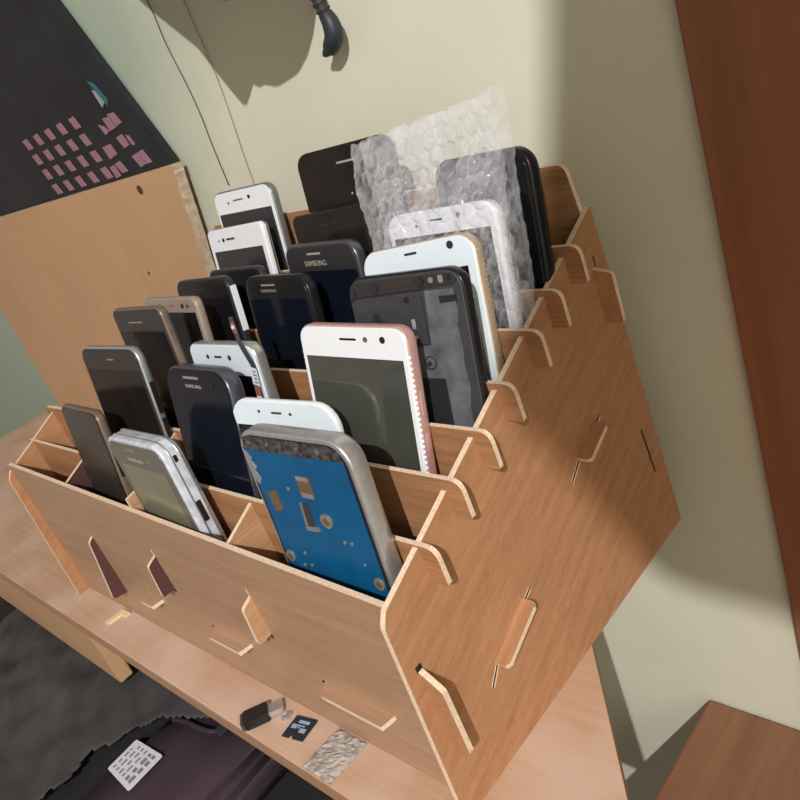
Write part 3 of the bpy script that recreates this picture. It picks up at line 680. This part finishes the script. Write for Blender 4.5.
p = Phone('sams', 'smartphone', 'charcoal smartphone with blue-grey metal rim and brand lettering on a wide top bezel', r=.010, body='gunmetal', glass='bezel_grey', inset=.0016, bev=.0030)
p.rect('speaker_slot', -10.6, 2.9, -6.4, -5.2, 'logo', r=.5); p.logo('SAMSUNG', -15.0, 6.4, -13.0, 3.2); p.screen(2.4, 16.0, 'glass_blue')

p = Phone('blkL2', 'smartphone', 'dark brown-black smartphone right behind the charcoal lettered one', r=.006, body='bezel_black', glass='glass_brown', inset=.0012)
p.rect('speaker_slot', -8, 1, -8.4, -7.6, 'bezel_grey', r=.3); p.dot('camera_dot', 8, -7.8, 1.0, 'bezel_grey')

p = Phone('blkL', 'smartphone', 'tall dark smartphone with scuffed screen against the wall, left of the bubble wrap', r=.009, body='bezel_black', glass='glass_brown', inset=.0012)
p.rect('speaker_slot', -4, 10.5, -10.5, -9.3, 'logo', r=.5); p.rect('label_patch', -13.5, -3.5, -24, -8.5, 'bezel_black')
for x, z in ((3, -29), (7.2, -30), (-5.5, -36), (6, -39)): p.dot('scuff', x, z, .7 if z > -31 else .5, 'logo')

# --- left column
p = Phone('w7', 'smartphone', 'white smartphone with silver side, rearmost beside the wall at the left', r=.008, body='grey_metal', glass='white', inset=.0010, bev=.0026)
p.screen(3.4, 15.8, 'lcd_grey')
p.dot('sensor_dot', -16.7, -8.6, .8, 'bezel_grey'); p.rect('speaker_slot', -10.6, 1.6, -8.0, -6.9, 'chassis_lt', r=.4); p.dot('camera_lens', 9.5, -6.8, 1.4, 'bezel_black')

p = Phone('w6', 'smartphone', 'white smartphone with thin silver frame standing in front of the rearmost white one', r=.0045, body='white', glass='white', inset=.0006, bev=.0016)
bm = bmesh.new(); slab(bm, p.w, p.h, .0045, [(.0006, .0028), (-.0003, .0031), (-.0003, .0041), (.0006, .0044)]); p.put('side_band', bm, 'gunmetal')
p.rect('display', -31, 31.0, -p.h / MM + 14, -15.6, 'lcd_grey')
p.dot('sensor_dot', -21.2, -8.2, .7, 'bezel_grey'); p.dot('camera_lens', -15.0, -8.0, 1.4, 'bezel_black'); p.rect('speaker_slot', -11, -.2, -8.6, -7.2, 'bezel_grey', r=.4)

p = Phone('c3d', 'smartphone', 'dark grey smartphone whose top edge shows below the two white phones', r=.008, body='bezel_grey', glass='bezel_black', inset=.0012)
p.screen(3, 12, 'glass_black')
p = Phone('c3a', 'smartphone', 'black-faced smartphone with a white right side rim in the left column', r=.008, body='bezel_grey', glass='bezel_black', inset=.0010, bev=.0018)
p.rect('speaker_slot', -7, 6, -7.2, -6.3, 'bezel_grey', r=.4); p.screen(3, 13, 'glass_black')
bm = bmesh.new(); box(bm, p.w / 2 - .0010, p.w / 2 + .0003, .0008, .0052, -.036, -.0065, bevel=.0002); p.put('side_rim', bm, 'white')
bm = bmesh.new(); box(bm, p.w / 2 - .0010, p.w / 2 + .0002, .0008, .0030, -.090, -.045, bevel=.0002); p.put('side_rim', bm, 'white')

p = Phone('gold3', 'smartphone', 'champagne-gold smartphone partly hidden behind a larger dark phone', r=.006, body='gold_face', glass='gold_face', inset=.0008)
p.screen(3.4, 9.5, 'glass_black')
p.rect('speaker_slot', -2.4, 7.6, -5.6, -4.6, 'red', r=.4); p.dot('camera_lens', 18.2, -5.3, 1.5, 'bezel_black'); p.dot('sensor_dot', 25.0, -5.3, 1.2, 'bezel_grey')

p = Phone('d3', 'smartphone', 'dark smartphone with bronze rim, third from the front in the left column', r=.006, body='bronze', glass='bezel_brown', inset=.0010)
p.rect('speaker_slot', -13.6, 6.3, -9.3, -8.5, 'speaker_tan', r=.4); p.screen(3.4, 15, 'glass_black'); p.dot('sensor_dot', -24, -8.5, 1.3, 'bezel_grey')

p = Phone('l1', 'smartphone', 'brown-black smartphone with shiny silver rim and black side buttons behind the front row, leftmost', r=.009, body='silver', glass='bezel_brown', inset=.0012)
p.rect('speaker_slot', -2.6, 5.8, -8.5, -7.7, 'speaker_tan', r=.4); p.screen(3.2, 15.0, 'glass_brown', 16)
p.button(-23, -44, 'blackp', yw=.0032, prot=.0003); p.button(-47, -62, 'blackp', yw=.0032, prot=.0003)

p = Phone('l0', 'smartphone', 'brown smartphone with bronze rim in the front row, left of the thick silver-cased one', r=.007, body='bronze', glass='glass_brown', inset=.0012)
p.screen(3.2, 13, 'bezel_brown'); p.button(-30, -45, 'blackp', yw=.003, prot=.0003)

# ribbon cable hanging over the white phone's right shoulder
def ribbon():
    x, y, z, yaw, lean, roll, w, h, t = POSE['flex']
    Rm = flexroot.matrix_world.to_3x3(); Rm = Matrix([list(r) for r in Rm])
    cy, sy, cl, sl_, cr, sr = math.cos(yaw), math.sin(yaw), math.cos(lean), math.sin(lean), math.cos(roll), math.sin(roll)
    Rm = Matrix([[cy, -sy, 0], [sy, cy, 0], [0, 0, 1]]) @ Matrix([[1, 0, 0], [0, cl, sl_], [0, -sl_, cl]]) @ Matrix([[cr, 0, sr], [0, 1, 0], [-sr, 0, cr]])
    O = Vector((x, y, z))
    F = lambda a, d, b: O + Rm @ Vector((a * MM, d * MM, b * MM))
    root = empty('ribbon_cable', F(30, -1.2, -10)); tag(root, 'narrow dark ribbon cable with a white printed label over the white phone', 'cable')
    def strip(name, pts, wd, mat, th=.0003, off=0):
        bm = bmesh.new(); path = smooth_path([F(a, d + off, b) for a, d, b in pts], 5); n = len(path); rows = []
        nrm = Rm @ Vector((0, 1, 0))
        for i, q in enumerate(path):
            tt = (path[min(i + 1, n - 1)] - path[max(i - 1, 0)]).normalized(); s_ = tt.cross(nrm).normalized() * wd / 2
            rows.append([bm.verts.new(q - s_ - nrm * th / 2), bm.verts.new(q + s_ - nrm * th / 2), bm.verts.new(q + s_ + nrm * th / 2), bm.verts.new(q - s_ + nrm * th / 2)])
        for a, b in zip(rows, rows[1:]):
            for k in range(4): bm.faces.new((a[k], a[(k + 1) % 4], b[(k + 1) % 4], b[k]))
        bm.faces.new(rows[0]); bm.faces.new(rows[-1][::-1])
        return link(name, bm, mat, root)
    strip('ribbon', [(25.9, -1.6, 16.0), (26.6, -1.6, 8), (27.4, -1.7, 1), (30.6, -1.8, -5.5), (33.2, -1.8, -12.2), (31.5, -1.8, -19), (29.5, -1.8, -34)], .0042, M['gunmetal'])
    strip('connector', [(26.2, -2.0, 13), (26.9, -2.0, 7)], .0038, M['red'])
    strip('contact', [(26.4, -2.4, 11.5), (26.7, -2.4, 9.5)], .0030, M['paper'])
    strip('paper_label', [(33.0, -2.1, -12.5), (31.4, -2.1, -22.5)], .0062, M['paper'])
    for k in range(4): strip('printed_line', [(33.6 - k * .35, -2.4, -14 - k * 2.1), (33.5 - k * .35, -2.4, -15 - k * 2.1)], .0036 if k % 2 else .0028, M['ink'], th=.0001)
    strip('red_tape', [(31.3, -2.1, -23.0), (30.4, -2.1, -28.5)], .0052, M['red'])
    strip('white_end', [(30.3, -2.1, -29), (29.8, -2.1, -33.5)], .0048, M['paper'])
ribbon()

# ------------------------------------------------------------------ bubble wrap pouch
def bubble():
    root = empty('bubble_wrap', (-0.045, 0.152, 0.15)); tag(root, 'clear bubble wrap pouch sticking up around a white smartphone', 'packaging')
    def sheet(name, dy_top, dy_bot, sgn, seed):
        rnd = random.Random(seed)
        TL = Vector((-.0895, .1590 + dy_top, .2715)); TR = Vector((.0045, .1625 + dy_top, .2785)); BL = Vector((-.0945, .1390 + dy_bot, .150)); BR = Vector((-.0040, .1380 + dy_bot, .150))
        W_, H_ = 180, 220
        cols = {}
        jit = {}
        bm = bmesh.new(); vs = []
        for j in range(H_ + 1):
            v = j / H_; row = []
            for i in range(W_ + 1):
                u = i / W_
                top = TL.lerp(TR, u); bot = BL.lerp(BR, u); q = bot.lerp(top, v)
                # pointed right corner and wavy top edge, ragged sides
                q.z += v * v * (.0030 * max(0, (u - .85) / .15) ** 1.5 * (v ** 6) + .0005 * math.sin(u * 31 + seed) + .0003 * math.sin(u * 77))
                q.x += (.0004 * math.sin(v * 43 + seed) + .0003 * math.sin(v * 97)) * (abs(u - .5) * 2) ** 4
                # creases
                ef = min(1, 6 * min(u, 1 - u, v + .2, 1 - v)) * .85 + .15
                q.y += ef * .0016 * noise.noise(Vector((u * 9, v * 12, seed))) + .0006 * noise.noise(Vector((u * 30, v * 38, seed + 9)))
                q.y += .0010 * math.sin(u * 9 + v * 13 + seed) * v + .0008 * math.sin(u * 21 - v * 17)
                X = u * 102; Z = v * 127           # mm on the sheet
                X += 1.2 * noise.noise(Vector((X * .05, Z * .05, seed))); rr = int(round(Z / 7.8)); off = 4.5 * (rr % 2); cc = int(round((X - off) / 9.0))
                key = (rr, cc)
                if key not in jit: jit[key] = rnd.choice([1, 1, .9, .7, .5, .2])
                d = math.hypot(X - off - cc * 9.0, Z - rr * 7.8)
                hgt = .0020 * jit[key] * max(0, 1 - (d / 4.1) ** 4) ** .6 if d < 4.1 else 0
                q.y += sgn * hgt * ef
                row.append(bm.verts.new(q))
            vs.append(row)
        for j in range(H_):
            for i in range(W_):
                f = bm.faces.new((vs[j][i], vs[j][i + 1], vs[j + 1][i + 1], vs[j + 1][i])); f.smooth = True
        link(name, bm, M['bubble'], root)
    sheet('front_film', -.0030, -.0012, -1, 1)
    sheet('back_film', .0050, .0110, 1, 5)
bubble()

# ------------------------------------------------------------------ small things on the shelf
def shelf_prism(name, pts, z0, z1, mat, parent, r=0.0):
    bm = bmesh.new(); prism(bm, round_poly(pts, [r] * len(pts), 4), XY, z0, z1); return link(name, bm, mat, parent)

def dongle():
    root = empty('usb_card_reader', (-0.146, -0.008, 0.0)); tag(root, 'small black card reader with a metal plug lying on the shelf', 'card reader')
    A = Vector((-.1575, -.0165)); B = Vector((-.1450, .0015))
    d = (B - A).normalized(); n = Vector((-d.y, d.x))
    c = lambda a, b: tuple(A + d * a + n * b)
    L = .0215
    bm = bmesh.new(); prism(bm, round_poly([c(0, -.0052), c(L * .72, -.0052), c(L * .72, .0052), c(0, .0052)], [.0014] * 4, 4), XY, .0003, .0062); bmesh.ops.bevel(bm, geom=bm.edges[:], offset=.0003, segments=1, affect='EDGES'); link('body', bm, M['blackp'], root)
    shelf_prism('end_cap', [c(-.0016, -.0046), c(.0002, -.0046), c(.0002, .0046), c(-.0016, .0046)], .0006, .0056, M['gunmetal'], root, .0004)
    shelf_prism('metal_plug', [c(L * .72, -.0036), c(L * .72 + .0088, -.0036), c(L * .72 + .0088, .0036), c(L * .72, .0036)], .0012, .0046, M['silver'], root)
dongle()
bm = bmesh.new(); prism(bm, round_poly([(-.1382, -.0040), (-.1340, -.0015), (-.1350, .0030), (-.1385, .0010)], [.0008] * 4, 3), XY, .0002, .0022)
tag(to_origin(link('metal_clip', bm, M['silver']), (-.1364, 0, .0002)), 'tiny silver metal clip between the card reader and the memory card', 'clip')
def sdcard():
    root = empty('memory_card', (-0.121, -0.003, 0.0)); tag(root, 'dark blue memory card with pale print lying flat on the shelf', 'memory card')
    O = Vector((-.1285, -.0112)); u = Vector((.0150, .0032)); v = Vector((-.0020, .0140))
    c = lambda a, b: tuple(O + u * a + v * b)
    shelf_prism('card', [c(0, 0), c(.30, 0), c(.36, .12), c(.46, .12), c(.50, 0), c(1, 0), c(1, 1), c(0, 1)], .0003, .0013, M['sd'], root)
    for (a0, a1, b0, b1) in ((.30, .80, .70, .84), (.12, .36, .42, .62), (.58, .86, .30, .50), (.40, .52, .46, .52), (.36, .7, .56, .62)):
        shelf_prism('print', [c(a0, b0), c(a1, b0), c(a1, b1), c(a0, b1)], .0012, .00138, M['sdink'], root)
sdcard()
def foam():
    bm = bmesh.new(); nx, ny = 14, 20
    P0, P1, P2, P3 = Vector((-.1005, -.0190, 0)), Vector((-.0775, -.0190, 0)), Vector((-.0765, .0080, 0)), Vector((-.0995, .0082, 0))
    top = []
    for j in range(ny + 1):
        r_ = []
        for i in range(nx + 1):
            q = P0.lerp(P1, i / nx).lerp(P3.lerp(P2, i / nx), j / ny)
            e = (i in (0, nx)) or (j in (0, ny))
            q.z = .0018 + random.uniform(-.0004, .0005) - (.0008 if e else 0); q.x += random.uniform(-.0003, .0003); r_.append(bm.verts.new(q))
        top.append(r_)
    for j in range(ny):
        for i in range(nx): bm.faces.new((top[j][i], top[j][i + 1], top[j + 1][i + 1], top[j + 1][i]))
    edge = [e for e in bm.edges if len(e.link_faces) == 1]
    ex = bmesh.ops.extrude_edge_only(bm, edges=edge)
    for g in ex['geom']:
        if isinstance(g, bmesh.types.BMVert): g.co.z = .0002
    bmesh.ops.contextual_create(bm, geom=[e for e in bm.edges if len(e.link_faces) == 1])
    o = link('foam_strip', bm, M['foam']); to_origin(o, (-.0885, -.005, .0002)); tag(o, 'rough grey strip stuck on the shelf in front of the holder', 'strip')
foam()
bm = bmesh.new(); prism(bm, [(-.3610, -.0090), (-.3560, -.0080), (-.3545, .0020), (-.3480, .0035), (-.3485, .0072), (-.3600, .0065)], XY, .0002, .0022)
tag(to_origin(link('wood_chip', bm, M['yellowish']), (-.3563, 0, .0002)), 'pale yellow scrap lying on the shelf near its left end', 'scrap')

# ------------------------------------------------------------------ bag and cloth below the shelf
def bagstuff():
    root = empty('purple_bag', (-0.32, 0.0, -0.1995)); tag(root, 'dark purple fabric bag lying below the shelf', 'bag')
    bm = bmesh.new(); box(bm, -.437, -.302, -.16, .060, -.1995, -.1525)
    bmesh.ops.bevel(bm, geom=bm.edges[:], offset=.014, segments=5, affect='EDGES')
    bmesh.ops.subdivide_edges(bm, edges=bm.edges[:], cuts=2, use_grid_fill=True)
    for f in bm.faces: f.smooth = True
    for v in bm.verts: v.co.z += .0016 * math.sin(v.co.x * 60) * math.sin(v.co.y * 47) if v.co.z > -.17 else 0
    link('body', bm, M['purple'], root)
    bm = bmesh.new(); tube(bm, smooth_path([(-.418, .004, -.151), (-.398, .008, -.1485), (-.375, .010, -.1475), (-.358, .016, -.1485), (-.345, .036, -.150)]), .0024, 8); st = link('strap', bm, M['strap'], root)
    bm = bmesh.new(); box(bm, -.3585, -.3485, .014, .032, -.1490, -.1450, bevel=.001); link('buckle', bm, M['gunmetal'], st)
    # white label
    c = [Vector((-.4290, -.0600)), Vector((-.3850, -.0620)), Vector((-.3870, -.0250)), Vector((-.4310, -.0280))]
    z = -.1490
    bm = bmesh.new(); prism(bm, round_poly([tuple(v) for v in c], [.002] * 4, 3), XY, z, z + .0006); lb = link('paper_label', bm, M['paper'], root)
    def P(u, v): return tuple((c[0].lerp(c[1], u)).lerp(c[3].lerp(c[2], u), v))
    rnd = random.Random(3)
    for r in range(6):
        u = .10 + r * .135; v = .12
        while v < .85:
            l = rnd.uniform(.06, .2); bm = bmesh.new()
            prism(bm, [P(u, v), P(u + .05 + .05 * (r > 3), v), P(u + .05 + .05 * (r > 3), min(v + l, .9)), P(u, min(v + l, .9))], XY, z + .0005, z + .0008); link('printed_mark', bm, M['ink'], lb); v += l + rnd.uniform(.04, .12)
bagstuff()
def cloth():
    bm = bmesh.new(); n, m_ = 110, 70; g = []
    for j in range(m_ + 1):
        r_ = []
        for i in range(n + 1):
            x = -.80 + .475 * i / n; y = -.17 + .245 * j / m_
            k = (x * .55 + y * .85)
            z = -.146 + .018 * (.35 - abs(noise.noise(Vector((k * 30, (x - y) * 6, 0))))) + .006 * noise.noise(Vector((x * 25, y * 25, 7)))
            r_.append(bm.verts.new((x, y, min(max(z, -.1515), -.1335))))
        g.append(r_)
    def keep(v):
        lim = -.447 + max(0, v.co.y + .035) * 1.25 + .004 * math.sin(v.co.y * 120)
        return v.co.x < lim and v.co.x < -.337
    for j in range(m_):
        for i in range(n):
            q = (g[j][i], g[j][i + 1], g[j + 1][i + 1], g[j + 1][i])
            if all(keep(v) for v in q):
                f = bm.faces.new(q); f.smooth = True
    for v in [v for v in bm.verts if not v.link_faces]: bm.verts.remove(v)
    ex = bmesh.ops.extrude_face_region(bm, geom=bm.faces[:])
    bmesh.ops.translate(bm, verts=[q for q in ex['geom'] if isinstance(q, bmesh.types.BMVert)], vec=(0, 0, .0016))
    o = link('cloth', bm, M['cloth']); to_origin(o, (-.62, -.02, -.152)); tag(o, 'crumpled grey cloth draped on the dark box under the shelf beside the label', 'cloth')
    bm = bmesh.new(); box(bm, -.82, -.4385, -.18, .075, -.1995, -.1522, bevel=.003)
    tag(to_origin(link('storage_box', bm, M['lower']), (-.63, -.05, -.1995)), 'dark box on the lower shelf carrying the crumpled grey cloth', 'box')
cloth()

# ------------------------------------------------------------------ light
ld = bpy.data.lights.new('ceiling_bulb', 'POINT'); ld.energy = 165; ld.shadow_soft_size = 0.009; ld.color = (1.0, 0.985, 0.97)
lo = bpy.data.objects.new('ceiling_bulb', ld); lo.location = LAMP; C.objects.link(lo)
w = bpy.data.worlds.new('world'); sc.world = w; w.use_nodes = True
bg = w.node_tree.nodes['Background']; bg.inputs['Color'].default_value = (1.0, 0.83, 0.71, 1); bg.inputs['Strength'].default_value = 0.33

sc.view_settings.view_transform = 'Standard'; sc.view_settings.look = 'None'; sc.view_settings.exposure = 0.0; sc.view_settings.gamma = 1.0
sc.view_settings.use_curve_mapping = False
